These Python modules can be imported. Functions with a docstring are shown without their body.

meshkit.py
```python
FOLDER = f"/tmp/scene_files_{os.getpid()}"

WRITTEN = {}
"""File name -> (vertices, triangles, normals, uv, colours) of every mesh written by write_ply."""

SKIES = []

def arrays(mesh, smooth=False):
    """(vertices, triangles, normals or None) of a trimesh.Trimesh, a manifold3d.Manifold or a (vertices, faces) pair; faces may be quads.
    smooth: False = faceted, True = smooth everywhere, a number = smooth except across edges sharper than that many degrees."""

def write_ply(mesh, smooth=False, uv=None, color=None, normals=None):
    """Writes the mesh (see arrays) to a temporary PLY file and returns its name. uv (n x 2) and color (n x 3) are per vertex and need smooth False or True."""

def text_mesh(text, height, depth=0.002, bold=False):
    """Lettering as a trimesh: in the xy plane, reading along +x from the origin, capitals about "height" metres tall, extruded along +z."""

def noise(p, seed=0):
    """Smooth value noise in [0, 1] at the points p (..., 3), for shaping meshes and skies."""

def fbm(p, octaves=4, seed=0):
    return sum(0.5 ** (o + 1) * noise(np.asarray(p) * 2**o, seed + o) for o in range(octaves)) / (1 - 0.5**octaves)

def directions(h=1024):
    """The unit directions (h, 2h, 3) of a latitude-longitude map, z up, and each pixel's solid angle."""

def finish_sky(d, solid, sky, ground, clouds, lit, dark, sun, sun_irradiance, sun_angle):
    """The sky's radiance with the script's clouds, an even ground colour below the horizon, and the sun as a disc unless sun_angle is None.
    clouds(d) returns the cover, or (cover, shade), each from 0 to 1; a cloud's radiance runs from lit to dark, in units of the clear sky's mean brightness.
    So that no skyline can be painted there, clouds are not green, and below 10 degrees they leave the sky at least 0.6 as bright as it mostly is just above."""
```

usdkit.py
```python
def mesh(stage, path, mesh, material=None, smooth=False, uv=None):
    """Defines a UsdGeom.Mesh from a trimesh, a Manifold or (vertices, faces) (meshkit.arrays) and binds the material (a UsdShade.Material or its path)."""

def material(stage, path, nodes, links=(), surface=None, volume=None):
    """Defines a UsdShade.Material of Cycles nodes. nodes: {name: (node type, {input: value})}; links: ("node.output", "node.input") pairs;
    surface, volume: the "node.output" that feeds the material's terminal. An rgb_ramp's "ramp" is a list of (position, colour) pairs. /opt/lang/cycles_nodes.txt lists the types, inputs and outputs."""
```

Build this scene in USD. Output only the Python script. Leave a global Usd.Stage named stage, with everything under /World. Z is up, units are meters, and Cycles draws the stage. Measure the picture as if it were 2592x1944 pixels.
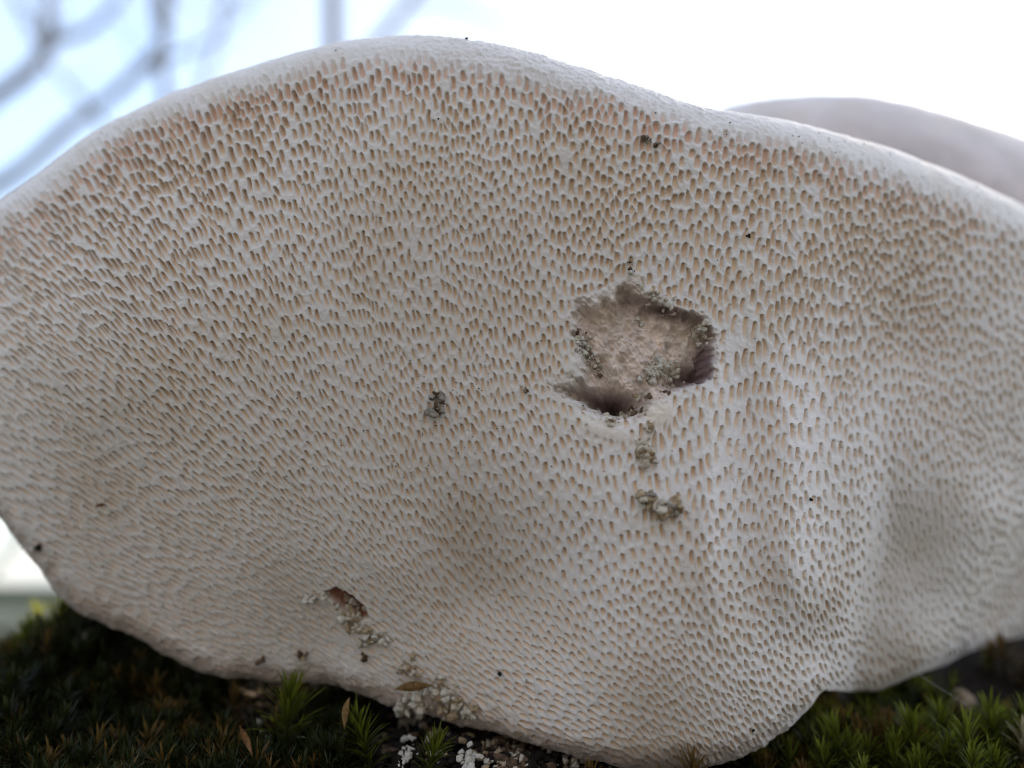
import math, numpy as np, trimesh, usdkit, meshkit
from pxr import Usd, UsdGeom, UsdLux, UsdShade, Gf, Sdf, Vt
from scipy.spatial import cKDTree
from scipy.interpolate import PchipInterpolator, RBFInterpolator, RegularGridInterpolator
import shapely

stage = Usd.Stage.CreateInMemory()
UsdGeom.SetStageUpAxis(stage, UsdGeom.Tokens.z)
UsdGeom.SetStageMetersPerUnit(stage, 1.0)
world = UsdGeom.Xform.Define(stage, '/World')
UsdGeom.Scope.Define(stage, '/World/Looks')

# ------------------------------------------------------------------ camera, sky, sun, exposure
CAM = np.array([0.0, 0.0, 0.803])
PITCH = math.radians(12.6)
FPX = 2245.0                       # focal length in photograph pixels (picture is 2592 wide)
EXPOSURE = 1.95
SUN_AZ, SUN_EL = math.radians(42), math.radians(38)     # azimuth clockwise from +y (view direction)
SKY_STRENGTH, SUN_INTENSITY = 0.12, 0.13

cam = UsdGeom.Camera.Define(stage, '/World/camera')
cam.CreateHorizontalApertureAttr(24.0)
cam.CreateVerticalApertureAttr(18.0)
cam.CreateFocalLengthAttr(24.0 * FPX / 2592)
cam.CreateFStopAttr(24.0 * FPX / 2592 / 2.4)            # an opening 2.4 mm wide
cam.CreateFocusDistanceAttr(0.0705)
cam.CreateClippingRangeAttr(Gf.Vec2f(0.002, 5000))
cam.CreateExposureAttr(EXPOSURE)
cam.AddTranslateOp().Set(Gf.Vec3d(*CAM))
cam.AddRotateXOp().Set(90 + math.degrees(PITCH))

usdkit.material(stage, '/World/Looks/sky_look', {
    'sky': ('sky_texture', {'sky_type': 'single_scattering', 'sun_disc': False, 'sun_elevation': SUN_EL, 'sun_rotation': SUN_AZ,
                            'altitude': 100.0, 'air_density': 1.0, 'aerosol_density': 1.0, 'ozone_density': 1.0}),
    'tc': ('texture_coordinate', {}), 'n': ('noise_texture', {'scale': 3.0, 'detail': 4.0, 'roughness': 0.55}),
    'cover': ('rgb_ramp', {'ramp': [(0.35, (0.22, 0.22, 0.22)), (0.65, (0.78, 0.78, 0.78))]}), 'cov': ('rgb_to_bw', {}),      # thin cloud veil
    'mx': ('mix_color', {'blend_type': 'mix', 'b': (2.25, 2.45, 2.75), 'use_clamp': False}),
    'bg': ('background_shader', {'strength': SKY_STRENGTH})}, [('tc.generated', 'n.vector'), ('n.fac', 'cover.fac'), ('cover.color', 'cov.color'), ('cov.val', 'mx.fac'), ('sky.color', 'mx.a'), ('mx.result', 'bg.color')], surface='bg.background')
dome = UsdLux.DomeLight.Define(stage, '/World/sky')
UsdShade.MaterialBindingAPI.Apply(dome.GetPrim()).Bind(UsdShade.Material.Get(stage, '/World/Looks/sky_look'))
dome.GetPrim().SetCustomDataByKey('kind', 'structure')
sun = UsdLux.DistantLight.Define(stage, '/World/sun')
sun.CreateNormalizeAttr(True); sun.CreateIntensityAttr(SUN_INTENSITY); sun.CreateAngleAttr(12.0); sun.CreateColorAttr(Gf.Vec3f(1.0, 0.93, 0.82))
sun.AddRotateZOp().Set(-math.degrees(SUN_AZ)); sun.AddRotateXOp().Set(-(90 - math.degrees(SUN_EL)) + 0.0)
# (a light shining along -z turned by X by -(90-el): its +z axis, towards the sun, tips from +z towards +y; then turned to the azimuth)

# ------------------------------------------------------------------ helpers
rng = np.random.default_rng(7)
FWD = np.array([0, math.cos(PITCH), math.sin(PITCH)]); UP = np.array([0, -math.sin(PITCH), math.cos(PITCH)]); RIGHT = np.array([1.0, 0, 0])


def at(X, Y, D):
    """The point seen at photograph pixel (X, Y), D metres along the optical axis."""
    X, Y, D = (np.asarray(a, float)[..., None] for a in (X, Y, D))
    return CAM + D * (FWD + RIGHT * (X - 1296) / FPX - UP * (Y - 972) / FPX)


used = {}


def numbered(parent, name):
    k = used.get((parent, name), 0); used[(parent, name)] = k + 1
    return f'{parent}/{name}' + (f'_{k:03d}' if k else '')


def tag(prim, label=None, cat=None, group=None, kind=None):
    for k, v in (('label', label), ('category', cat), ('group', group), ('kind', kind)):
        if v: prim.SetCustomDataByKey(k, v)
    return prim


def obj(name, mesh, mat, parent=None, smooth=True, color=None):
    path = numbered(str(parent.GetPath()) if parent is not None else '/World', name)
    m = usdkit.mesh(stage, path, mesh, f'/World/Looks/{mat}', smooth=smooth)
    if color is not None:
        UsdGeom.PrimvarsAPI(m).CreatePrimvar('tone', Sdf.ValueTypeNames.Color3fArray, 'vertex').Set(Vt.Vec3fArray.FromNumpy(np.asarray(color, np.float32)))
    return m.GetPrim()


def thing(name, label, cat, loc=(0, 0, 0), group=None, kind=None):
    x = UsdGeom.Xform.Define(stage, numbered('/World', name)); x.AddTranslateOp().Set(Gf.Vec3d(*map(float, loc)))
    return tag(x.GetPrim(), label, cat, group, kind)


def smoothstep(a, b, x):
    t = np.clip((x - a) / (b - a), 0, 1); return t * t * (3 - 2 * t)


def grid_faces(nr, nc, flip=False):
    i, j = np.meshgrid(np.arange(nr - 1), np.arange(nc - 1), indexing='ij'); a = (i * nc + j).ravel(); b = a + 1; c = a + nc; d = c + 1
    return np.vstack([np.stack([a, b, d], 1), np.stack([a, d, c], 1)]) if flip else np.vstack([np.stack([a, d, b], 1), np.stack([a, c, d], 1)])


def vertex_normals(v, f):
    n = np.zeros_like(v); g = np.cross(v[f[:, 1]] - v[f[:, 0]], v[f[:, 2]] - v[f[:, 0]])
    for k in range(3):
        for c in range(3): n[:, c] += np.bincount(f[:, k], g[:, c], len(v))
    return n / np.maximum(np.linalg.norm(n, axis=1, keepdims=True), 1e-30)


def mat(name, nodes, links=(), surface='p.BSDF'):
    usdkit.material(stage, f'/World/Looks/{name}', nodes, links, surface=surface)


# ------------------------------------------------------------------ materials
def flesh(name, sss=0.35, bump=0.25, scale=9000.0):
    mat(name, {'a': ('attribute', {'attribute': 'tone'}), 'g': ('geometry', {}),
               'n': ('noise_texture', {'scale': scale, 'detail': 3.0, 'roughness': 0.6}),
               'big': ('noise_texture', {'scale': 150.0, 'detail': 5.0, 'roughness': 0.6}),
               'r': ('rgb_ramp', {'ramp': [(0.3, (0.93, 0.89, 0.83)), (0.5, (1.0, 0.99, 0.98)), (0.7, (1.04, 1.03, 1.03))]}),
               'mx': ('mix_color', {'blend_type': 'multiply', 'fac': 1.0, 'use_clamp': False}),
               'b': ('bump', {'strength': bump, 'distance': 0.00008}),
               'p': ('principled_bsdf', {'roughness': 0.75, 'specular_ior_level': 0.18, 'subsurface_weight': sss, 'subsurface_scale': 0.0009,
                                         'subsurface_radius': (1.0, 0.62, 0.42), 'sheen_weight': 0.12})},
        [('g.position', 'n.vector'), ('g.position', 'big.vector'), ('big.fac', 'r.fac'), ('a.color', 'mx.a'), ('r.color', 'mx.b'), ('mx.result', 'p.base_color'),
         ('n.fac', 'b.height'), ('b.normal', 'p.normal')])


flesh('fungus_flesh', 0.0)
flesh('hollow_flesh', 0.0, 0.6, 5000.0)


def plain(name, c1, c2, scale, rough=0.8, bump=0.3, dist=0.0001, spec=0.25, random=0.0):
    nodes = {'g': ('geometry', {}), 'n': ('noise_texture', {'scale': scale, 'detail': 4.0, 'roughness': 0.65}),
             'r': ('rgb_ramp', {'ramp': [(0.3, c1), (0.7, c2)]}), 'b': ('bump', {'strength': bump, 'distance': dist}),
             'p': ('principled_bsdf', {'roughness': rough, 'specular_ior_level': spec})}
    links = [('g.position', 'n.vector'), ('n.fac', 'r.fac'), ('r.color', 'p.base_color'), ('n.fac', 'b.height'), ('b.normal', 'p.normal')]
    mat(name, nodes, links)


plain('frass_cream', (0.46, 0.40, 0.31), (0.68, 0.61, 0.50), 2500)
plain('frass_grey', (0.14, 0.12, 0.10), (0.50, 0.45, 0.38), 2500)
plain('frass_white', (0.52, 0.48, 0.41), (0.71, 0.67, 0.58), 2500)
plain('frass_brown', (0.06, 0.035, 0.02), (0.20, 0.13, 0.08), 2500)
plain('frass_tan', (0.22, 0.145, 0.08), (0.56, 0.44, 0.29), 2500)
plain('dirt', (0.012, 0.014, 0.012), (0.03, 0.03, 0.022), 3000)
plain('dead_leaf', (0.07, 0.03, 0.01), (0.24, 0.115, 0.04), 2600, bump=0.8, dist=0.0002)
plain('straw', (0.09, 0.05, 0.018), (0.28, 0.17, 0.06), 2600, bump=0.8, dist=0.0002)
plain('humus', (0.006, 0.004, 0.003), (0.022, 0.014, 0.009), 900, bump=0.8, dist=0.0006)
plain('tree_bark', (0.20, 0.195, 0.19), (0.42, 0.41, 0.40), 9, bump=0.6, dist=0.02)
plain('wood_chip', (0.22, 0.15, 0.10), (0.38, 0.29, 0.21), 700)
plain('ground_look', (0.03, 0.036, 0.02), (0.075, 0.08, 0.045), 1.3, rough=1.0, bump=0.5, dist=0.05, spec=0.03)
plain('sky_blocker_look', (0.20, 0.18, 0.15), (0.36, 0.325, 0.27), 1.1, bump=0.5, dist=0.05)  # added bank, kept pale to bounce fill light onto the face
plain('silk', (0.7, 0.7, 0.7), (0.8, 0.8, 0.8), 100, rough=0.3)


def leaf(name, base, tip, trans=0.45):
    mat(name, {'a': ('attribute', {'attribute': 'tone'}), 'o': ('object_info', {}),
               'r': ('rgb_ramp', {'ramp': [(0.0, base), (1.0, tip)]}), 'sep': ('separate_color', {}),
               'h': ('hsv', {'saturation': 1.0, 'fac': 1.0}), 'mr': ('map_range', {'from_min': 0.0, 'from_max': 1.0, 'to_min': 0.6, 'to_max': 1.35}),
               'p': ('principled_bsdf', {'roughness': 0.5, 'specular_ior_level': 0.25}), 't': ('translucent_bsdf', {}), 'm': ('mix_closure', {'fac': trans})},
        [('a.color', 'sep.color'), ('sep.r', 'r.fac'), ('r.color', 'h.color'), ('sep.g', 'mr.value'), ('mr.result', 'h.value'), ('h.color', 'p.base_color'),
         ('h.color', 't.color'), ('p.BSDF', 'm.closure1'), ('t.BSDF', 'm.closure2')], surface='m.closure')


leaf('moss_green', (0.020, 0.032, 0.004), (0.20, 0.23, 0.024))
leaf('moss_dark', (0.010, 0.012, 0.003), (0.026, 0.034, 0.006), 0.2)  # shade under the bracket put into the leaf colour
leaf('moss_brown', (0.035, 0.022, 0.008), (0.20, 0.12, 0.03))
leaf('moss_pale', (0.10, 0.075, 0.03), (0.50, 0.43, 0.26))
leaf('moss_yellow', (0.10, 0.095, 0.010), (0.60, 0.54, 0.035), 0.6)  # sunlight put into the yellow of the tips
mat('bark', {'g': ('geometry', {}), 'n': ('noise_texture', {'scale': 60.0, 'detail': 6.0, 'roughness': 0.65}), 'm': ('noise_texture', {'scale': 260.0, 'detail': 4.0}),
             'r': ('rgb_ramp', {'ramp': [(0.25, (0.03, 0.028, 0.02)), (0.45, (0.085, 0.088, 0.06)), (0.7, (0.17, 0.18, 0.13))]}),
             'b': ('bump', {'strength': 0.9, 'distance': 0.003}), 'p': ('principled_bsdf', {'roughness': 0.9, 'specular_ior_level': 0.2})},
    [('g.position', 'n.vector'), ('g.position', 'm.vector'), ('n.fac', 'r.fac'), ('r.color', 'p.base_color'), ('m.fac', 'b.height'), ('b.normal', 'p.normal')])

# ------------------------------------------------------------------ ground, log
g = trimesh.creation.box([900, 900, 0.2]); g.apply_translation([0, 300, -0.1])
tag(obj('ground', g, 'ground_look', smooth=False), kind='structure')

# unseen bank added behind the camera to keep sky light off the face
hx, hy = np.meshgrid(np.linspace(-70, 70, 90), np.linspace(-1.6, -60, 70)); hp = np.stack([hx, hy, 0 * hx], -1)
hz = -0.06 + 30 * smoothstep(1.0, 34, -hy + 0.004 * hx ** 2) * (0.85 + 0.3 * meshkit.noise(hp / 9, 3)) + 0.5 * (meshkit.fbm(hp / 2.2, 3, 5) - 0.5) * smoothstep(1.6, 6, -hy)
tag(obj('hill', (np.stack([hx, hy, hz], -1).reshape(-1, 3), grid_faces(70, 90, True)), 'sky_blocker_look'), kind='structure')

LOG_R, LOG_Y, LOG_TOP = 0.40, 0.170, 0.800


def log_z(x, y):
    x, y = np.asarray(x, float), np.asarray(y, float)
    z = LOG_TOP - LOG_R + np.sqrt(np.maximum(LOG_R ** 2 - (y - LOG_Y) ** 2, 1e-6))
    z = z - 0.0022 - 0.0026 * smoothstep(0.002, 0.030, x) + 0.0080 * np.exp(-((x + 0.041) / 0.0105) ** 2 - ((y - 0.100) / 0.013) ** 2) + 0.0065 * smoothstep(0.090, 0.108, y) * smoothstep(0.150, 0.125, y) * smoothstep(-0.030, -0.012, x) * smoothstep(0.10, 0.08, x)
    p = np.stack([x, y, 0 * x], -1)
    return z + 0.0035 * (meshkit.fbm(p * 60, 4, 3) - 0.5) + 0.0010 * (meshkit.fbm(p * 420, 3, 5) - 0.5)


def log_hit(X, Y):
    """Depth at which the ray of pixel (X, Y) meets the log."""
    D = np.arange(0.045, 0.20, 0.0005); p = at(X, Y, D); under = p[:, 2] < log_z(p[:, 0], p[:, 1])
    return float(D[np.argmax(under)]) if under.any() else 0.15


log = thing('fallen_log', 'dark rotting log with grey green bark beneath the white bracket and moss', 'log')
nx, ny = 420, 300
xs = np.concatenate([np.linspace(-1.4, -0.13, 40), np.linspace(-0.125, 0.125, nx - 80), np.linspace(0.13, 1.4, 40)])
ang = np.concatenate([np.linspace(-math.pi / 2, -0.36, 30), np.linspace(-0.355, -0.05, ny - 60), np.linspace(-0.04, math.pi / 2, 30)])
ys = LOG_Y + LOG_R * np.sin(ang)
XX, YY = np.meshgrid(xs, ys); ZZ = log_z(XX, YY)
ZZ[0] = ZZ[-1] = LOG_TOP - LOG_R
v = np.stack([XX, YY, ZZ], -1).reshape(-1, 3); f = grid_faces(ny, nx, True)
c = v[f].mean(1)
dark = (np.abs(c[:, 0] + 0.002) < 0.050 + 0.012 * meshkit.noise(c * 90)) & (c[:, 1] > -0.02) & (c[:, 1] < 0.112 + 0.02 * meshkit.noise(c * 120 + 5)) | ((c[:, 0] > -0.03) & (c[:, 0] < 0.10) & (c[:, 1] < 0.17) & (c[:, 1] > -0.02))


def sub(v, f, keep):
    f = f[keep]; ids, inv = np.unique(f, return_inverse=True); return ids, inv.reshape(-1, 3)


ids, ff = sub(v, f, ~dark); obj('bark', (v[ids], ff), 'bark', log)
ids, ff = sub(v, f, dark); obj('rotten_wood', (v[ids], ff), 'humus', log)  # rotten wood; its dark zone also paints shade in the gap below the bracket
low = v.copy(); k = 48                                                       # the log's underside
a = np.linspace(math.pi / 2, 3 * math.pi / 2, k); X2, A2 = np.meshgrid(xs, a)
und = np.stack([X2, LOG_Y + LOG_R * np.sin(A2), LOG_TOP - LOG_R + LOG_R * np.cos(A2)], -1).reshape(-1, 3)
obj('underside', (und, grid_faces(k, nx, True)), 'bark', log)

# ------------------------------------------------------------------ the bracket fungus
PX = 2.0
topc = PchipInterpolator([-460, -420, -300, -150, 0, 120, 250, 400, 560, 700, 850, 1000, 1060, 1180, 1300, 1420, 1560, 1700, 1830, 1960, 2100, 2250, 2400, 2592, 2800, 3000],
                         [1000, 880, 740, 620, 508, 420, 325, 250, 190, 145, 108, 92, 90, 99, 122, 153, 200, 248, 280, 298, 330, 375, 432, 520, 630, 760])
botc = PchipInterpolator([-460, -420, -300, -150, 0, 60, 110, 150, 200, 300, 400, 470, 540, 620, 760, 900, 1000, 1100, 1180, 1300, 1400, 1500, 1600, 1700, 1800, 1880, 1960, 2040, 2092, 2112, 2200, 2256, 2335, 2430, 2525, 2592, 2800, 3000],
                         [1002, 1040, 1110, 1200, 1318, 1395, 1458, 1508, 1550, 1595, 1642, 1682, 1714, 1722, 1724, 1752, 1792, 1812, 1836, 1868, 1895, 1922, 1942, 1950, 1942, 1912, 1866, 1800, 1748, 1752, 1750, 1733, 1698, 1672, 1645, 1612, 1500, 1380])

# depth of the pore face behind the plane 70 mm away, in millimetres, at points of the face
dz = np.array([(1300, 900, 0), (1050, 140, 1.5), (1040, 400, 0.0), (600, 300, 3.6), (250, 420, 7), (0, 560, 11), (-400, 900, 28), (0, 900, 9), (0, 1250, 13), (400, 900, 3.0), (700, 800, 0.9),
               (300, 1250, 7.8), (200, 1480, 12.5), (400, 1580, 11.5), (560, 1690, 11), (600, 1450, 6.6), (800, 1250, 2.6), (800, 1650, 8.5), (950, 1700, 6.5), (1000, 1450, 3.2), (1150, 1650, 5.0), (1210, 1520, 4.8), (1200, 1800, 5.5), (1230, 1380, 2.8),
               (1500, 1250, -2.6), (1620, 1480, -3.8), (1620, 1700, -3.6), (1550, 1900, -0.8), (1700, 1930, -0.8), (1850, 1800, -0.6), (1900, 1500, -1.2), (2030, 1640, 3.2), (2080, 1730, 5.0), (2110, 1500, 4.0), (2160, 1720, 9.0), (2180, 1500, 6.8),
               (2300, 1400, 9.2), (2250, 1650, 9.6), (2330, 1640, 10.6), (2420, 1450, 11.6), (2500, 1300, 12.8), (2500, 1560, 17), (2592, 1400, 19), (2592, 1580, 22), (2592, 1200, 17.5),
               (1700, 400, 0.8), (1850, 320, 2.4), (2000, 700, 3.4), (2200, 480, 7.0), (2000, 1000, 2.6), (2300, 900, 10.2), (2592, 600, 16), (2592, 900, 16), (3000, 1000, 34), (3000, 700, 34), (1650, 700, 0.2), (1560, 220, 1.2)], float)
depth_rbf = RBFInterpolator(dz[:, :2] / 1000, dz[:, 2], kernel='thin_plate_spline', smoothing=0.0005)
gx, gy = np.arange(-480, 3041, 20.0), np.arange(60, 2001, 20.0)
GX, GY = np.meshgrid(gx, gy, indexing='ij')
depth_grid = RegularGridInterpolator((gx, gy), depth_rbf(np.stack([GX, GY], -1).reshape(-1, 2) / 1000).reshape(GX.shape), method='cubic', bounds_error=False, fill_value=None)
ridge_1 = PchipInterpolator([1150, 1380, 1550, 1675, 1750, 2000], [2190, 2178, 2144, 2116, 2096, 2040])     # where the folds of the right side turn away
ridge_2 = PchipInterpolator([1000, 1230, 1430, 1530, 1690, 2000], [2680, 2600, 2505, 2446, 2336, 2100])


def depth(X, Y):
    X, Y = np.broadcast_arrays(np.asarray(X, float), np.asarray(Y, float)); Yc = np.clip(Y, 1000, 2000)
    a = smoothstep(-14, 75, X - ridge_1(np.clip(Y, 1150, 2000))) * smoothstep(950, 1550, Y) * 4.2
    b = smoothstep(-16, 75, X - ridge_2(Yc)) * smoothstep(850, 1450, Y) * 8.0
    fold = (-1.0 * np.exp(-((X - 2010) / 60) ** 2) + 0.7 * np.exp(-((X - 1890) / 55) ** 2) - 0.6 * np.exp(-((X - 1800) / 45) ** 2)) * smoothstep(820, 1100, Y) * smoothstep(1650, 1400, Y)
    return 0.070 + 0.001 * (depth_grid(np.stack([X, Y], -1)) + a + b + fold)


# the pores: direction (degrees that the top leans left of upright), spacing across and along, and how open, at points of the face
ctl = np.array([(1000, 250, 4, 35, 66, .50), (1000, 140, 4, 37, 46, .50), (1300, 300, 0, 34, 50, .52), (700, 260, 12, 34, 46, .50), (600, 330, 14, 32, 50, .48), (300, 420, 25, 30, 48, .45), (100, 600, 38, 26, 50, .42),
                (50, 800, 42, 23, 60, .40), (234, 760, 40, 23, 64, .38), (500, 900, 29, 25, 58, .42), (800, 600, 13, 27, 56, .46), (600, 550, 17, 27, 62, .46), (1000, 800, 10, 28, 54, .48), (1100, 450, 5, 28, 38, .50), (1000, 620, 6, 28, 58, .48),
                (1300, 800, 5, 30, 52, .5), (1300, 600, 2, 29, 54, .5), (1900, 700, -8, 31, 66, .56), (2100, 400, -1, 33, 52, .58), (1800, 560, -8, 31, 52, .58), (1600, 480, -3, 32, 44, .58), (1800, 430, -3, 33, 44, .60), (2200, 900, -5, 29, 52, .52),
                (2350, 650, 0, 31, 42, .56), (2500, 800, 0, 28, 42, .5), (1950, 950, -4, 33, 80, .50), (1750, 1250, 0, 39, 76, .44), (1500, 1250, 10, 37, 56, .42), (1500, 1400, 12, 37, 58, .42), (1300, 1150, 12, 31, 54, .46), (1300, 1300, 17, 30, 62, .44),
                (1100, 1200, 12, 27, 52, .46), (1250, 1450, 18, 30, 56, .44), (1800, 1500, 6, 36, 54, .44), (1700, 1450, 8, 37, 52, .44), (1500, 1600, 18, 34, 48, .46), (1400, 1750, 50, 33, 48, .54), (1300, 1650, 38, 29, 48, .5), (1150, 1650, 40, 24, 46, .46),
                (1000, 1350, 20, 26, 50, .44), (700, 1200, 36, 24, 54, .40), (400, 1250, 48, 22, 58, .38), (300, 1400, 58, 19, 58, .36), (600, 1550, 56, 20, 50, .38), (800, 1500, 48, 22, 46, .40), (1000, 1700, 52, 21, 42, .42), (1500, 1850, 60, 30, 44, .5),
                (1700, 1700, 16, 33, 42, .46), (1900, 1750, 20, 28, 36, .42), (600, 1300, 42, 23, 48, .38), (2100, 1200, 0, 30, 58, .42), (2300, 1400, 0, 24, 40, .4), (2500, 1400, 0, 24, 40, .4), (0, 1100, 46, 21, 58, .38), (150, 1000, 44, 21, 60, .38)], float)
ctl_rbf = RBFInterpolator(ctl[:, :2] / 1000, np.c_[ctl[:, 2] / 30, np.log(ctl[:, 3:5]), ctl[:, 5] * 4], kernel='linear', smoothing=0.01)
cg = ctl_rbf(np.stack([GX, GY], -1).reshape(-1, 2) / 1000).reshape(*GX.shape, 4)
low_mid = np.exp(-((GX - 1650) / 420) ** 2 - ((GY - 1480) / 330) ** 2)            # finer pores on the lower middle
PW = 0.535 - 0.03 * low_mid; PL = 0.80 - 0.12 * low_mid
left = smoothstep(900, 400, GX); cg[..., 3] += 0.5 * left; cg[..., 1] += 0.05 * left; cg[..., 2] += 0.03 * left
cg = np.stack([np.radians(np.clip(cg[..., 0] * 30, -14, 68)), PW * np.exp(np.clip(cg[..., 1], math.log(18), math.log(42))), PL * np.exp(np.clip(cg[..., 2], math.log(34), math.log(84))), np.clip(cg[..., 3] / 4, .3, .62)], -1)
ctl_grid = RegularGridInterpolator((gx, gy), cg, bounds_error=False, fill_value=None)


HOLLOW = np.array([(1388, 974), (1410, 964), (1440, 962), (1466, 950), (1472, 905), (1452, 870), (1446, 830), (1436, 790), (1445, 762), (1500, 752), (1545, 742), (1572, 716), (1590, 698), (1612, 712), (1640, 748), (1690, 772),
                   (1740, 780), (1790, 796), (1808, 835), (1814, 900), (1806, 955), (1784, 972), (1745, 980), (1706, 994), (1672, 1012), (1642, 1036), (1620, 1058), (1560, 1066), (1505, 1054), (1472, 1030), (1430, 1010), (1402, 994)], float)
NICK = np.array([(812, 1502), (850, 1486), (890, 1508), (926, 1540), (936, 1566), (905, 1578), (868, 1552), (838, 1524)], float)


def signed(poly, X, Y, pad=70):
    """Distance in pixels inside a closed outline (negative outside), near it."""
    out = np.full(X.shape, -1e3)
    lo, hi = poly.min(0) - pad, poly.max(0) + pad
    k = np.nonzero((X > lo[0]) & (X < hi[0]) & (Y > lo[1]) & (Y < hi[1]))
    P = np.stack([X[k], Y[k]], 1); best = np.full(len(P), 1e9)
    for a, b in zip(poly, np.roll(poly, -1, 0)):
        t = np.clip(((P - a) @ (b - a)) / ((b - a) @ (b - a)), 0, 1)
        best = np.minimum(best, np.linalg.norm(P - a - t[:, None] * (b - a), axis=1))
    out[k] = np.where(shapely.contains_xy(shapely.Polygon(poly), P[:, 0], P[:, 1]), best, -best)
    return out


# pore centres: relaxed so that each keeps its stretched cell
step = 6.5
sx, sy = np.meshgrid(np.arange(-460, 3000, step), np.arange(80, 1960, step), indexing='ij'); sx, sy = sx.ravel(), sy.ravel()
inside = (sy > topc(sx) + 8) & (sy < botc(sx) - 4); sx, sy = sx[inside], sy[inside]
samples = np.stack([sx, sy], 1) + rng.uniform(-4, 4, (len(sx), 2))
sf = ctl_grid(samples); rho = 1 / (sf[:, 1] * sf[:, 2])
N = int(rho.sum() * step * step)
sites = samples[rng.choice(len(samples), N, replace=False, p=rho / rho.sum())] + rng.uniform(-5, 5, (N, 2))


def local(points, idx, sites, sp):
    d = points[:, None, :] - sites[idx]; th = sp[idx, 0]
    return d[..., 0] * np.cos(th) - d[..., 1] * np.sin(th), d[..., 0] * np.sin(th) + d[..., 1] * np.cos(th)   # across, along


for it in range(9):
    sp = ctl_grid(sites)
    _, idx = cKDTree(sites).query(samples, 9, workers=-1)
    lx, ly = local(samples, idx, sites, sp)
    best = idx[np.arange(len(samples)), np.argmin((lx / sp[idx, 1]) ** 2 + (ly / sp[idx, 2]) ** 2, 1)]
    wsum = np.bincount(best, rho, N) + 1e-12
    new = np.stack([np.bincount(best, rho * samples[:, k], N) / wsum for k in (0, 1)], 1)
    sites = np.where((wsum > 1e-9)[:, None], new, sites)
sp = ctl_grid(sites)
sites += rng.normal(0, 1.0, sites.shape) * 0.06 * sp[:, 1:2]
sp[:, 0] += rng.normal(0, math.radians(3.2), N); sp[:, 2] *= rng.uniform(0.8, 1.25, N)
site_a = sp[:, 3] * sp[:, 1] * 0.72 * rng.uniform(0.80, 1.14, N)
site_b = np.maximum(sp[:, 2] * 0.5 * rng.uniform(0.80, 1.12, N), site_a * 1.05)
site_h = rng.uniform(0.55, 1.2, N) * (rng.random(N) > 0.008); site_bend = rng.normal(0, 0.0035, N)
tree = cKDTree(sites)

# the grid of the surface: over the back of the rim, the rim, the pore face, the lower edge and behind it
cols = np.concatenate([np.arange(-460, -30, 8.0), np.arange(-30, 2632, PX), np.arange(2632, 3001, 8.0)]); nc = len(cols)
wob = lambda k, a: a * (meshkit.fbm(np.stack([cols / 90, 0 * cols + k, 0 * cols], 1), 4, 71) - 0.5) * 2
T, B = topc(cols) + wob(3, 5), botc(cols) + wob(8, 9)
Rt = np.interp(cols, [-460, 0, 500, 1040, 1500, 1900, 2300, 3000], [70, 84, 86, 92, 72, 76, 96, 110])
Rb = np.interp(cols, [-460, 0, 500, 900, 1200, 1700, 2000, 2090, 2150, 2592, 3000], [50, 60, 46, 36, 36, 70, 60, 50, 50, 60, 60])
lim = np.maximum((B - T) * 0.30, 1); Rt, Rb = np.minimum(Rt, lim), np.minimum(Rb, lim)
aT = np.radians(np.concatenate([np.linspace(-86, -10, 16)[:-1], np.linspace(-10, 90, 54)[:-1]]))
aB = np.radians(np.concatenate([np.linspace(90, -10, 36)[1:], np.linspace(-10, -86, 12)[1:]]))
nf = int(1600 / PX)
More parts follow.
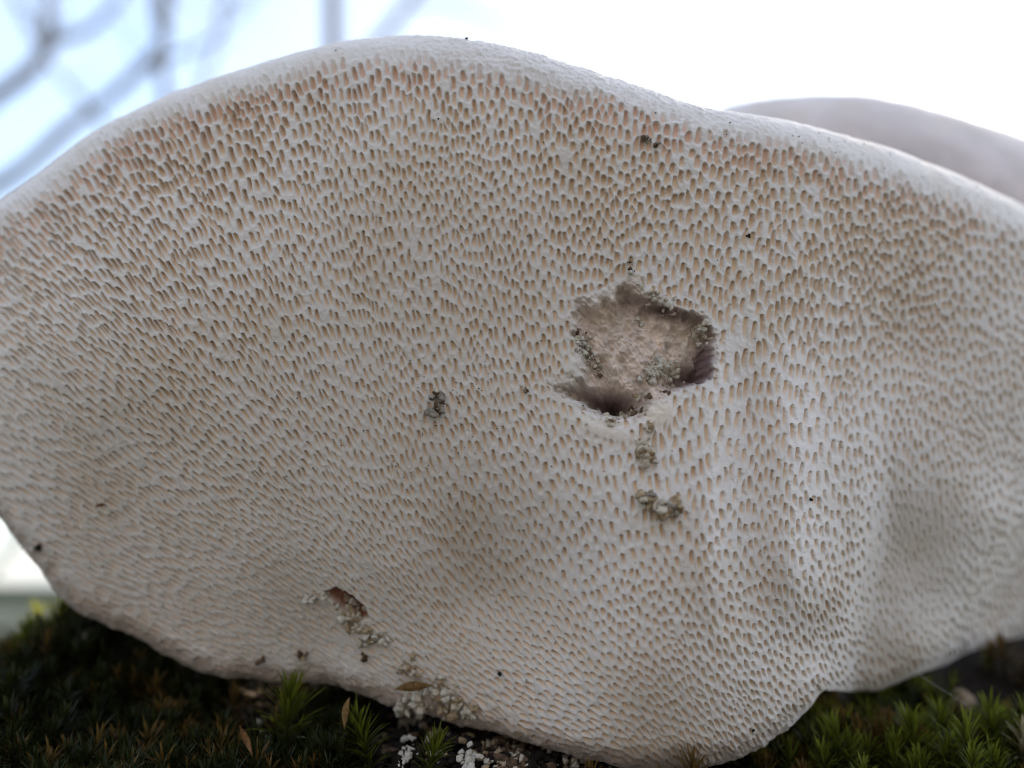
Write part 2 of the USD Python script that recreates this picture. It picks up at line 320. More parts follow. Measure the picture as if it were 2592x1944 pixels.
rowsY, rowsO = [], []
for e, yb in ((30.0, 700), (18.0, 420), (8.0, 140)): rowsY.append(np.minimum(T + Rt * 1.1 + yb, (T + B) / 2 + 30)); rowsO.append((e * 0.001, 2 * Rt))
for a in aT: rowsY.append(T + Rt * (1 - np.cos(a))); rowsO.append((0, Rt * (1 - np.sin(a))))
for q in np.linspace(0, 1, nf): rowsY.append(T + Rt + (B - Rb - T - Rt) * q); rowsO.append((0, 0 * Rt))
for a in aB: rowsY.append(B - Rb * (1 - np.cos(a))); rowsO.append((0, Rb * (1 - np.sin(a))))
for e, yb in ((9.0, 100), (20.0, 200)): rowsY.append(np.maximum(B - Rb - yb, (T + B) / 2 + 40)); rowsO.append((e * 0.001, 2 * Rb))
Yg = np.stack(rowsY); Xg = np.broadcast_to(cols, Yg.shape); nr = len(Yg)
FR0, FR1 = 3 + 15, 3 + len(aT) + nf                     # rows that face the camera
OFF = np.stack([o[1] for o in rowsO]); EXTRA = np.array([o[0] for o in rowsO])[:, None]
Dbase = depth(Xg, np.clip(Yg, T + 4, B - 4))
D = Dbase + OFF * Dbase / FPX + EXTRA
V = at(Xg, Yg, D).reshape(-1, 3)
F = grid_faces(nr, nc, False)
n0 = vertex_normals(V, F)
if n0[(FR1 - 200) * nc + nc // 2] @ FWD > 0: F = F[:, ::-1]; n0 = -n0

Xf, Yf = Xg.ravel(), Yg.ravel(); Df = Dbase.ravel(); OFFf = OFF.ravel(); px = Df / FPX      # metres per photograph pixel there
rowid = np.repeat(np.arange(nr), nc)
front = (rowid >= FR0) & (rowid < nr - 14)
slope = np.abs(topc.derivative()(np.clip(cols, -300, 2900))); cosl = 1 / np.sqrt(1 + slope ** 2)
d_top = ((Yg - T) * cosl).ravel(); d_bot = ((B - Yg)).ravel()
P3 = V
low_n = meshkit.fbm(P3 * 220, 3, 11); mid_n = meshkit.fbm(P3 * 900, 3, 13); fine_n = meshkit.fbm(P3 * 3500, 3, 17)

sd = signed(HOLLOW, Xg, Yg).ravel(); crag = meshkit.fbm(P3[sd > -60] * 1500, 4, 23); ragged = np.zeros(len(V)); ragged[sd > -60] = crag - 0.5; sd = np.where(sd > -900, sd + 22 * (mid_n - 0.5) + 44 * ragged + 8 * (fine_n - .5), sd)
sn = signed(NICK, Xg, Yg).ravel(); sn = np.where(sn > -900, sn + 10 * (fine_n - 0.5), sn)
gauss = lambda cx, cy, rx, ry, ang=0: np.exp(-((((Xf - cx) * math.cos(ang) + (Yf - cy) * math.sin(ang)) / rx) ** 2 + ((-(Xf - cx) * math.sin(ang) + (Yf - cy) * math.cos(ang)) / ry) ** 2))

# how strongly pores are formed
edge0 = np.interp(Xf, [-400, 0, 300, 700, 1000, 1300, 1500, 1700, 1900, 2200, 2592], [14, 14, 18, 22, 28, 46, 22, 12, 28, 34, 38])
pm = smoothstep(edge0 - 6, edge0 + 80, d_top + 30 * (low_n - 0.5) + 34 * (mid_n - 0.5)) ** 0.8
pm *= smoothstep(2, 24, d_bot + 20 * (mid_n - 0.5))
pm *= 1 - 0.55 * smoothstep(0.35, 1.0, gauss(2330, 1420, 230, 330)) - 0.25 * smoothstep(2380, 2650, Xf)
pm *= 1 - smoothstep(0.25, 0.8, gauss(1668, 1052, 46, 40, -0.6)) * 0.95
pm *= 1 - smoothstep(0.3, 0.8, gauss(1540, 1098, 86, 24, 0.25)) * 0.9
pm *= 1 - smoothstep(0.3, 0.8, gauss(1455, 935, 34, 30)) * 0.8
pm *= 1 - smoothstep(-14, 2, sd); pm *= 1 - smoothstep(-8, 2, sn)
pm *= 1 - 0.5 * smoothstep(0.2, 0.9, gauss(760, 1690, 260, 36, 0.12))
pm = np.where(front, pm, 0)

sel = np.nonzero(pm > 0.002)[0]
pts = np.stack([Xf[sel], Yf[sel]], 1)
pts = pts + np.stack([(mid_n[sel] - 0.5) * 7 + (fine_n[sel] - .5) * 3, (low_n[sel] - 0.5) * 8], 1) * np.interp(pts[:, 0], [500, 1100], [0.5, 1])[:, None]
_, idx = tree.query(pts, 7, workers=-1)
lx, ly = local(pts, idx, sites, sp)
lx = lx + site_bend[idx] * ly ** 2
m = np.sqrt((lx / sp[idx, 1]) ** 2 + (ly / sp[idx, 2]) ** 2)
o = np.argsort(m, 1)[:, :2]; r = np.arange(len(sel))
s1 = idx[r, o[:, 0]]; m1, m2 = m[r, o[:, 0]], m[r, o[:, 1]]
e = (m2 - m1) * 0.5 * sp[s1, 1] * 1.05
x1, y1 = lx[r, o[:, 0]], ly[r, o[:, 0]]
a_, b_ = site_a[s1], site_b[s1]
taper = np.clip(1 + 0.26 * y1 / b_, 0.7, 1.3)      # a little wider below
dc = np.hypot(x1, np.maximum(np.abs(y1) - (b_ - a_), 0)) - a_ * taper
dw = (0.5 - 0.74 * sp[s1, 3] - 0.09) * sp[s1, 1] - e
k_ = 3.0; h_ = np.clip(0.5 + 0.5 * (dc - dw) / k_, 0, 1); dd = dw + (dc - dw) * h_ + k_ * h_ * (1 - h_)
wid = sp[s1, 1]
fall = np.clip(y1 / b_, -1.2, 1.2)                           # -1 at the upper end of the pore, 1 at its lower end
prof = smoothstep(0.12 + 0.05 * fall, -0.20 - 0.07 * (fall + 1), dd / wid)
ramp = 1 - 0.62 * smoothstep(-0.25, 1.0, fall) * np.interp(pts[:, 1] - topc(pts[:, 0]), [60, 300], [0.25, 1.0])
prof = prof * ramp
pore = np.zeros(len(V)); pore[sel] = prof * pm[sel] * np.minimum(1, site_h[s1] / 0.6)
hh = np.zeros(len(V)); hh[sel] = prof * pm[sel] * site_h[s1] * wid * np.interp(pts[:, 0], [300, 1000], [1.15, 0.64])
lipn = np.zeros(len(V)); lipn[sel] = (1 - prof)
theta = np.zeros(len(V)); theta[sel] = sp[s1, 0]
# the tubes run inwards and up along the lines of pores
upv = -np.sin(theta)[:, None] * RIGHT + np.cos(theta)[:, None] * UP
tilt = np.interp(Yf - T[None].repeat(nr, 0).ravel(), [0, 150, 500, 1000, 1600], [0.1, 0.2, 0.4, 0.5, 0.55])[:, None]
axis = -n0 + tilt * upv; axis /= np.linalg.norm(axis, axis=1, keepdims=True)
disp = axis * (hh * px)[:, None]
# uneven skin
skin = 3.2 * (mid_n - 0.5) + 1.6 * (fine_n - 0.5) * lipn + np.where(pore > 0.01, 0, 1.5 * (fine_n - 0.5))
rimfuzz = smoothstep(90, 20, d_top) * np.interp(Xf, [700, 1000, 1250, 1700, 2000], [0.3, 0.6, 1.5, 1.0, 0.3])
skin = skin + smoothstep(80, 10, d_bot) * smoothstep(2300, 1900, Xf) * np.interp(Xf, [0, 500], [0.4, 1]) * (12 * (mid_n - .5) + 5 * (fine_n - .5))
skin = skin + rimfuzz * (5 * (mid_n - .5) + 4.5 * (fine_n - 0.5))
disp += n0 * (skin * px * front)[:, None]
# the lip raised below the gnawed hollow, a swollen edge round it
puff = 8 * gauss(1668, 1052, 60, 50, -0.6) + 9 * gauss(1540, 1092, 100, 40, 0.25) + 5 * gauss(1455, 935, 40, 36)
puff = puff * (sd < 0) * smoothstep(4, -26, sd)
# the gnawed hollow
wall = smoothstep(-3, 30, sd) * np.interp(Yf, [700, 760, 850, 950], [0.25, 0.5, 0.8, 1.0])
soft = smoothstep(0, 70, sd)
deep = wall * 26 + soft * 24 + 110 * gauss(1552, 1018, 62, 26, 0.05) * wall + 52 * gauss(1752, 955, 60, 34, -0.25) * wall + 30 * gauss(1788, 880, 30, 70) * wall + 26 * gauss(1700, 795, 80, 20, 0.2) * wall + 26 * gauss(1480, 1010, 40, 22) * wall - 22 * gauss(1590, 880, 90, 60) * soft
near = sd > -60


def near_fbm(scale, octaves, seed):
    o_ = np.full(len(V), 0.5); o_[near] = meshkit.fbm(P3[near] * np.array(scale), octaves, seed); return o_


rough_h = np.where(sd > -4, 46 * (near_fbm([1500, 900, 900], 4, 21) - .5) + 14 * (fine_n - .5), 0) * smoothstep(-4, 16, sd)
nick = smoothstep(-2, 14, sn) * 34
disp += n0 * ((puff - deep - nick + rough_h) * px)[:, None]
V1 = V + disp

# flesh tones: white skin, bounced light painted ochre into pores, rosier for light through the rim, gnawed stains with shadow
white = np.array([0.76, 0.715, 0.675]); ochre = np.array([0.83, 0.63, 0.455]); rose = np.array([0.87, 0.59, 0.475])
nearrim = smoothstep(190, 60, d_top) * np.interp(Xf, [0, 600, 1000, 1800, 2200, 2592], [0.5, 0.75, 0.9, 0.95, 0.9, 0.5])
pore_light_tint = ochre * (1 - nearrim)[:, None] + rose * nearrim[:, None]  # ochre paints bounced light, rose paints light passing through the rim
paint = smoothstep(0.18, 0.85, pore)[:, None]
tone = white * (1 - paint) + pore_light_tint * paint
# older flesh: darker and browner low on the left where it meets the wood
old = smoothstep(70, 8, d_bot + 30 * (mid_n - .5)) * smoothstep(2300, 1500, Xf)
tone = tone * (1 - 0.6 * old[:, None]) + np.array([0.36, 0.25, 0.19]) * 0.6 * old[:, None]
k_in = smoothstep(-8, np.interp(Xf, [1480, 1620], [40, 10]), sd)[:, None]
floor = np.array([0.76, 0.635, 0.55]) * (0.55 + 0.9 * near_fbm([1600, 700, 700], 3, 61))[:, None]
stain_shadow = np.clip(1.2 * gauss(1545, 1010, 95, 34, 0.05) + 0.95 * gauss(1770, 945, 60, 44, -0.3) + 0.75 * gauss(1796, 870, 24, 80) + 1.0 * gauss(1700, 785, 90, 22, 0.2) + 0.55 * gauss(1470, 850, 26, 90) + 0.5 * gauss(1592, 730, 32, 36) + 0.7 * gauss(1420, 985, 40, 22) + 0.5 * (near_fbm([700, 700, 700], 3, 31) - 0.55), 0, 1)  # bruise stain mixed with shadow painted into the deep pockets
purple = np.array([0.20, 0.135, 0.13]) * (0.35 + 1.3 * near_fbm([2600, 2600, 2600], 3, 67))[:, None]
inner = floor * (1 - stain_shadow[:, None]) + purple * stain_shadow[:, None]
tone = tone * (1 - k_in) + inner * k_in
k_n = smoothstep(-2, 8, sn)[:, None]
tone = tone * (1 - k_n) + np.array([0.30, 0.14, 0.09]) * (0.6 + 0.7 * fine_n)[:, None] * k_n
peach = np.array([0.78, 0.66, 0.53]); kp = (0.8 * gauss(1668, 1052, 46, 40, -0.6) + 0.5 * gauss(1540, 1092, 80, 30, .25))[:, None] * (1 - k_in)
tone = tone * (1 - kp) + peach * kp
N1 = vertex_normals(V1, F)

fungus = thing('bracket_fungus', 'large white bracket fungus filling the view, its pore face torn by a gnawed hollow', 'fungus')


def part(name, keep, matname):
    ids, ff = sub(V1, F, keep)
    path = numbered(str(fungus.GetPath()), name)
    mm = usdkit.mesh(stage, path, (V1[ids], ff), f'/World/Looks/{matname}')
    mm.CreateNormalsAttr(Vt.Vec3fArray.FromNumpy(N1[ids].astype(np.float32))); mm.SetNormalsInterpolation('vertex')
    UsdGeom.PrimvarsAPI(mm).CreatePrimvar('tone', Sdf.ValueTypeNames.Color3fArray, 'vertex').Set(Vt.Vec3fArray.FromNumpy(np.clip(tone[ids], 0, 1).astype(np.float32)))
    return mm.GetPrim()


fsd, fsn, ftop = sd[F].mean(1), sn[F].mean(1), d_top[F].mean(1)
frow = rowid[F].mean(1)
rimlim = (edge0[F].mean(1) - 8)
is_hollow = (fsd > -2) & (frow > FR0) & (frow < nr - 14); is_nick = (fsn > -2) & (frow > FR0)
is_rim = ((ftop < rimlim) & (frow < FR1) | (frow < FR0)) & ~is_hollow
is_under = (frow > nr - 14)
tag(part('gnawed_hollow', is_hollow, 'hollow_flesh'), 'ragged brown hollow chewed into the pore face')
tag(part('gnawed_nick', is_nick & ~is_hollow, 'hollow_flesh'), 'small reddish brown nick low on the pore face')
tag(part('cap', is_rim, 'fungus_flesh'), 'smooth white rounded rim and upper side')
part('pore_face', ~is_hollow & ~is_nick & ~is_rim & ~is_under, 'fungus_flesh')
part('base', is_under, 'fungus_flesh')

# look-up of the finished surface for the things that lie on it
face_tree = cKDTree(np.stack([Xf[front], Yf[front]], 1)); face_ids = np.nonzero(front)[0]


def on_face(X, Y):
    k = face_ids[face_tree.query((X, Y))[1]]
    return V[k] - n0[k] * (np.clip(deep[k] + nick[k] - puff[k], -40, 200) * px[k]), n0[k]


# ------------------------------------------------------------------ other brackets
def simple_bracket(name, label, xs_, top_, bot_, D0, dfun, R, tonecol, step_=6.0):
    cx = np.arange(xs_[0], xs_[-1] + 1, step_); t_, b_ = PchipInterpolator(xs_, top_)(cx), PchipInterpolator(xs_, bot_)(cx)
    R_ = np.minimum(R, (b_ - t_) * 0.45)
    Y_, O_ = [], []
    for a in np.radians(np.linspace(-88, 90, 40)): Y_.append(t_ + R_ * (1 - np.cos(a))); O_.append(R_ * (1 - np.sin(a)))
    for q in np.linspace(0, 1, 60)[1:]: Y_.append(t_ + R_ + (b_ - t_ - 2 * R_) * q); O_.append(0 * R_)
    for a in np.radians(np.linspace(90, -88, 24))[1:]: Y_.append(b_ - R_ * (1 - np.cos(a))); O_.append(R_ * (1 - np.sin(a)))
    Y_, O_ = np.stack(Y_), np.stack(O_); X_ = np.broadcast_to(cx, Y_.shape)
    D_ = D0 + dfun(X_, Y_); D_ = D_ + O_ * D_ / FPX
    vv = at(X_, Y_, D_).reshape(-1, 3); ff = grid_faces(len(Y_), len(cx)); nn = vertex_normals(vv, ff)
    if nn[(30 * len(cx)) + len(cx) // 2] @ FWD > 0 and nn[(70 * len(cx)) + len(cx) // 2] @ FWD > 0: ff = ff[:, ::-1]; nn = -nn
    p_ = np.stack([X_.ravel() / 26, Y_.ravel() / 44, 0 * X_.ravel()], 1)
    pit = smoothstep(0.55, 0.75, meshkit.noise(p_, 41)) * smoothstep(0.5 * R, R * 1.6, (Y_ - t_).ravel())
    vv = vv - nn * (0.00035 * pit + 0.0004 * (meshkit.fbm(vv * 500, 3, 2) - .5))[:, None]
    o_ = thing(name, label, 'fungus')
    mott = meshkit.fbm(vv * 260, 4, 6)[:, None]; pale = smoothstep(110, 10, (Y_ - t_).ravel())[:, None]
    col = np.asarray(tonecol) * (1 - 0.18 * pit)[:, None] * (0.72 + 0.56 * mott) * (1 - 0.5 * pale) + np.array([0.74, 0.70, 0.67]) * 0.5 * pale
    split = len(cx) * 46; fr = ff.max(1)
    for nm, keep in (('cap', fr < split), ('pore_face', fr >= split)):
        ids, f2 = sub(vv, ff, keep)
        m_ = usdkit.mesh(stage, numbered(str(o_.GetPath()), nm), (vv[ids], f2), '/World/Looks/fungus_flesh')
        m_.CreateNormalsAttr(Vt.Vec3fArray.FromNumpy(nn[ids].astype(np.float32))); m_.SetNormalsInterpolation('vertex')
        UsdGeom.PrimvarsAPI(m_).CreatePrimvar('tone', Sdf.ValueTypeNames.Color3fArray, 'vertex').Set(Vt.Vec3fArray.FromNumpy(col[ids].astype(np.float32)))
    return o_


simple_bracket('bracket_fungus', 'blurred pinkish white bracket rising behind the right shoulder of the large one',
               [1600, 1720, 1850, 1960, 2080, 2180, 2260, 2400, 2592, 2800, 3000], [410, 328, 264, 246, 238, 240, 250, 286, 346, 434, 554],
               [430, 800, 900, 900, 900, 900, 900, 900, 900, 900, 900], 0.097, lambda X, Y: 0.010 * ((X - 2300) / 700) ** 2 + 0.004 * smoothstep(600, 250, Y), 150, (0.64, 0.56, 0.54))
simple_bracket('small_bracket', 'small blurred pale crescent bracket low under the right end of the large one',
               [2395, 2420, 2450, 2490, 2530, 2546], [1716, 1706, 1708, 1700, 1676, 1668], [1718, 1728, 1736, 1728, 1700, 1676], 0.098, lambda X, Y: 0.004 * ((X - 2470) / 80) ** 2, 20, (0.62, 0.55, 0.48), 3.0)

# ------------------------------------------------------------------ moss
def moss_leaf(L, w, curl, seed, n=6):
    r_ = np.random.default_rng(seed)
    t = np.linspace(0, 1, n); half = w * (np.sin(np.pi * np.clip(t * 0.86 + 0.14, 0, 1)) ** 0.8); half[-1] = w * 0.04
    ang_ = curl * t; x = np.concatenate([[0], np.cumsum(np.cos(ang_[:-1]))]) * L / (n - 1); z = np.concatenate([[0], np.cumsum(np.sin(ang_[:-1]))]) * L / (n - 1)
    twist = r_.normal(0, 0.25) * t
    v_ = np.concatenate([np.stack([x, -half * np.cos(twist), z + 0.35 * half - half * np.sin(twist)], 1), np.stack([x, 0 * x, z], 1), np.stack([x, half * np.cos(twist), z + 0.35 * half + half * np.sin(twist)], 1)])
    f_ = []
    for k2 in (0, n):
        for i in range(n - 1): f_ += [[k2 + i, k2 + i + 1, k2 + n + i + 1], [k2 + i, k2 + n + i + 1, k2 + n + i]]
    return v_, np.array(f_), np.concatenate([t, t, t])


def moss_parts(seed, height, nleaf, L, w, spread=1.0):
    """Stem and leaves of one shoot standing on the origin."""
    r_ = np.random.default_rng(seed); out = []
    bendx, bendy = r_.normal(0, 0.12, 2) * height
    for k in range(nleaf):
        u = (k + 0.5) / nleaf; u = 0.18 + 0.82 * u ** 0.8
        az = k * 2.39996 + r_.normal(0, 0.25); rise = np.interp(u, [0.2, 0.75, 1], [0.25, 0.75, 1.35]) + r_.normal(0, 0.14); rise = min(rise / max(spread, 0.3) if u > 0.9 else rise, 1.5)
        l_ = L * r_.uniform(0.75, 1.1) * np.interp(u, [0.2, 0.6, 1], [0.7, 1.0, 0.85])
        v_, f_, t_ = moss_leaf(l_, w * r_.uniform(0.8, 1.2), r_.normal(-0.25, 0.35), seed * 1000 + k)
        ca, sa = math.cos(rise), math.sin(rise)
        v_ = np.stack([v_[:, 0] * ca - v_[:, 2] * sa, v_[:, 1], v_[:, 0] * sa + v_[:, 2] * ca], 1)
        ca, sa = math.cos(az), math.sin(az)
        v_ = np.stack([v_[:, 0] * ca - v_[:, 1] * sa, v_[:, 0] * sa + v_[:, 1] * ca, v_[:, 2]], 1) + [bendx * u * u, bendy * u * u, height * u]
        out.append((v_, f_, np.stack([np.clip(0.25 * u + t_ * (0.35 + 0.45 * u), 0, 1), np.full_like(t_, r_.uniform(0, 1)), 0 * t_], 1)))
    return out, (bendx, bendy)


def stem_mesh(height, bend, rad=0.00012):
    t = np.linspace(-0.25, 1, 7); p_ = np.stack([bend[0] * t * abs(t), bend[1] * t * abs(t), height * t], 1)
    a_ = np.arange(6) * math.pi / 3
    v_ = (p_[:, None] + rad * np.stack([np.cos(a_), np.sin(a_), 0 * a_], 1)[None]).reshape(-1, 3); f_ = []
    for i in range(6):
        for j in range(6): f_ += [[i * 6 + j, i * 6 + (j + 1) % 6, i * 6 + 6 + (j + 1) % 6], [i * 6 + j, i * 6 + 6 + (j + 1) % 6, i * 6 + 6 + j]]
    return v_, np.array(f_), np.full((len(v_), 3), 0.2)


MOSSES = {}
stage.CreateClassPrim('/World/moss_kinds')
for kind_, matn, height, nleaf, L, w in (('green', 'moss_green', 0.0046, 72, 0.0031, 0.00013), ('brown', 'moss_brown', 0.0040, 60, 0.0027, 0.00012), ('pale', 'moss_pale', 0.0044, 64, 0.0026, 0.00014), ('dark', 'moss_dark', 0.0046, 56, 0.0032, 0.00012), ('yellow', 'moss_yellow', 0.0046, 60, 0.0028, 0.00014)):
    MOSSES[kind_] = []
    for variant in range(4 if kind_ == 'green' else 2):
        seed = 50 + variant + 7 * len(MOSSES)
        parts_, bend = moss_parts(seed, height, nleaf, L, w)
        cpath = f'/World/moss_kinds/{kind_}_moss_{variant}'; cx_ = UsdGeom.Xform.Define(stage, cpath).GetPrim()
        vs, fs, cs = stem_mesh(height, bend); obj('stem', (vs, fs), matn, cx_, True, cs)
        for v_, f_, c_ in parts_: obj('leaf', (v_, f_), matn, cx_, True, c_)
        MOSSES[kind_].append(cpath)
nshoot = {}


def shoot(X, Y, kind_, label, rise=0.0052, scale=1.0, lean=(0, 0), D=None, group=None):
    """A moss shoot whose tip is seen at pixel (X, Y); its foot stands on the log below the tip."""
    k = nshoot[kind_] = nshoot.get(kind_, -1) + 1
    if D is None:                                                              # find the depth at which a shoot of that height fits
        Ds = np.arange(0.050, 0.16, 0.0005); q = at(X, Y, Ds); low_ = q[:, 2] - log_z(q[:, 0], q[:, 1]) < rise * scale; D = float(Ds[np.argmax(low_)]) if low_.any() else 0.16
    p = at(X, Y, D); z = float(log_z(p[0], p[1])); base = np.array([p[0], p[1], min(z, p[2] - rise * scale) if p[2] - z < 0.02 else p[2] - rise * scale])
    x = UsdGeom.Xform.Define(stage, numbered('/World', 'moss_shoot'))
    x.AddTranslateOp().Set(Gf.Vec3d(*base)); x.AddRotateXYZOp().Set(Gf.Vec3f(lean[0], lean[1], float((k * 77) % 360))); s_ = (p[2] - base[2]) / 0.0064
    s_ = float(np.clip(s_, 0.6, 1.7)); x.AddScaleOp().Set(Gf.Vec3f(s_, s_, s_))
    pr = x.GetPrim(); pr.GetReferences().AddInternalReference(MOSSES[kind_][k % len(MOSSES[kind_])]); pr.SetInstanceable(True)
    return tag(pr, label, 'moss', group)


RG = 'moss shoots at the lower right'
for X, Y, kd, lb, rs, ln in [
    (2125, 1808, 'green', 'spiky green moss shoot nearest the right flank of the large bracket', .0062, (0, -8)),
    (2303, 1782, 'green', 'tall bushy green moss shoot below the pale brown wood chip', .0070, (0, 4)),
    (2424, 1802, 'green', 'upright green moss shoot between the tall bushy one and the bleached one', .0066, (4, 0)),
    (2500, 1760, 'green', 'green moss shoot with bright glinting tips left above the bleached shoot', .0070, (0, -10)),
    (2562, 1800, 'pale', 'bleached cream moss shoot at the right edge of the picture', .0062, (6, 8)),
    (2556, 1758, 'green', 'small green moss shoot rising behind the bleached cream shoot', .0066, (0, 12)),
    (2177, 1912, 'green', 'short green moss shoot at the bottom below the shoot nearest the bracket', .0046, (8, 0)),
    (2446, 1872, 'green', 'dense green moss shoot at the bottom in front of the bleached shoot', .0056, (6, -6)),
    (2330, 1890, 'green', 'green moss shoot at the bottom edge under the tall bushy shoot', .0050, (6, 5)),
    (2260, 1850, 'green', 'half hidden green moss shoot left of the tall bushy shoot', .0052, (0, -12)),
    (2380, 1850, 'green', 'slender green moss shoot between the dense bottom shoot and the tall bushy one', .0054, (0, 10)),
    (2530, 1880, 'green', 'green moss shoot in the bottom right corner', .0050, (0, 6)),
    (2139, 1764, 'brown', 'orange brown moss shoot touching the right flank of the large bracket', .0060, (0, -4)),
    (2170, 1785, 'brown', 'orange brown moss shoot just right of the one touching the bracket', .0058, (0, 6)),
    (2240, 1770, 'brown', 'dull brown moss shoot under the second lobe of the bracket', .0058, (0, 0)),
    (2210, 1800, 'brown', 'dark brown moss shoot between the orange brown shoots and the tall bushy one', .0054, (0, 4)),
    (2367, 1768, 'green', 'blurred green moss shoot behind the tall bushy one', .0062, (0, 3)),
    (2034, 1902, 'brown', 'brown green moss shoot under the round lower lobe of the large bracket', .0046, (4, 0)),
    (1975, 1920, 'brown', 'brownish moss shoot at the bottom edge left of the brown green one', .0042, (4, -6)),
    (2090, 1872, 'green', 'dim green moss shoot between the lower lobe and the right hand moss', .0048, (4, 4)),
    (1752, 1866, 'brown', 'golden brown moss shoot standing before the foot of the large bracket', .0048, (0, 6)),
    (1644, 1922, 'brown', 'golden brown moss shoot at the bottom edge left of the standing golden one', .0038, (0, -6)),
    (1505, 1902, 'brown', 'rusty moss tuft at the bottom between crumbs and the bracket foot', .0040, (6, 0)),
    (733, 1700, 'green', 'dark green moss shoot with brown tip before the bracket on the left', .0085, (0, 3)),
    (954, 1778, 'green', 'long leaved green moss shoot left of the cream crumbs', .0062, (0, -14)),
    (1075, 1838, 'green', 'yellow green star shaped moss shoot beside the cream crumbs', .0048, (10, 16)),
    (150, 1492, 'yellow', 'yellow moss shoot coloured as sunlit at the left against the bright gap', .0062, (0, 4)),
    (110, 1520, 'yellow', 'yellow green moss shoot just left of the brightest yellow one', .0058, (0, -6)),
    (70, 1560, 'green', 'green moss shoot on the left skyline of the log', .0055, (0, -8)),
    (28, 1600, 'green', 'lower green moss shoot on the left skyline of the log', .0052, (0, -10)),
    (40, 1690, 'dark', 'dark moss shoot at the left edge of the picture', .0055, (0, 0)),
    (880, 1800, 'dark', 'dark moss shoot behind the straw coloured dead leaf', .0055, (0, 0)),
]:
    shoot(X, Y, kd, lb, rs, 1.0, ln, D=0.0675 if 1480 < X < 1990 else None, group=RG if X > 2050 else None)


def carpet(name, label, count, regions, kinds_, smin, smax, seed):
    """A dense carpet of small shoots on the log: nobody could count them."""
    r_ = np.random.default_rng(seed)
    pi = UsdGeom.PointInstancer.Define(stage, numbered('/World', name)); protos = []
    for k, kd in enumerate(kinds_):
        base = str(pi.GetPath()) + f'/shoot_kind_{k}'
        parts_, bend = moss_parts(seed + k, 0.0042, 44, 0.0031, 0.00013)
        vs, fs, cs, n_ = [], [], [], 0
        for v_, f_, c_ in parts_ + [stem_mesh(0.0042, bend)]: vs.append(v_); fs.append(f_ + n_); cs.append(c_); n_ += len(v_)
        m_ = usdkit.mesh(stage, base, (np.vstack(vs), np.vstack(fs)), f'/World/Looks/moss_{kd}', smooth=True)
        UsdGeom.PrimvarsAPI(m_).CreatePrimvar('tone', Sdf.ValueTypeNames.Color3fArray, 'vertex').Set(Vt.Vec3fArray.FromNumpy(np.vstack(cs).astype(np.float32)))
        protos.append(base)
    pos = []
    while len(pos) < count:
        x0, x1, y0, y1, w_ = regions[r_.integers(len(regions))]
        x_, y_ = r_.uniform(x0, x1), r_.uniform(y0, y1)
        if meshkit.noise(np.array([x_ * 130, y_ * 130, 3.0]), seed) < w_: pos.append((x_, y_, float(log_z(x_, y_)) - 0.0006))
    pi.CreatePrototypesRel().SetTargets([Sdf.Path(q) for q in protos])
    pi.CreateProtoIndicesAttr(Vt.IntArray(r_.integers(len(protos), size=count).tolist()))
    pi.CreatePositionsAttr(Vt.Vec3fArray.FromNumpy(np.array(pos, np.float32)))
    q = []
    for _ in range(count):
        a1, a2, a3 = r_.uniform(0, 2 * math.pi), r_.normal(0, 0.22), r_.normal(0, 0.22)
        rot = Gf.Rotation(Gf.Vec3d(0, 0, 1), math.degrees(a1)) * Gf.Rotation(Gf.Vec3d(1, 0, 0), math.degrees(a2)) * Gf.Rotation(Gf.Vec3d(0, 1, 0), math.degrees(a3)); qq = rot.GetQuat()
        q.append(Gf.Quath(float(qq.GetReal()), *[float(t) for t in qq.GetImaginary()]))
    pi.CreateOrientationsAttr(Vt.QuathArray(q))
    s_ = r_.uniform(smin, smax, (count, 1)).repeat(3, 1); pi.CreateScalesAttr(Vt.Vec3fArray.FromNumpy(s_.astype(np.float32)))
    return tag(pi.GetPrim(), label, 'moss', kind='stuff')


carpet('moss_carpet', 'moss carpet coloured dark for shade on the log at the lower left', 1300, [(-0.034, -0.013, 0.058, 0.090, 0.5), (-0.062, -0.014, 0.058, 0.105, 0.58), (-0.060, -0.022, 0.064, 0.10, 0.66)], ['dark', 'dark', 'dark', 'dark', 'dark', 'brown'], 0.45, 0.85, 91)
carpet('moss_carpet', 'green moss carpet on the log at the lower right', 1100, [(0.020, 0.075, 0.054, 0.100, 0.72)], ['green', 'green', 'brown', 'dark'], 0.5, 0.9, 92)

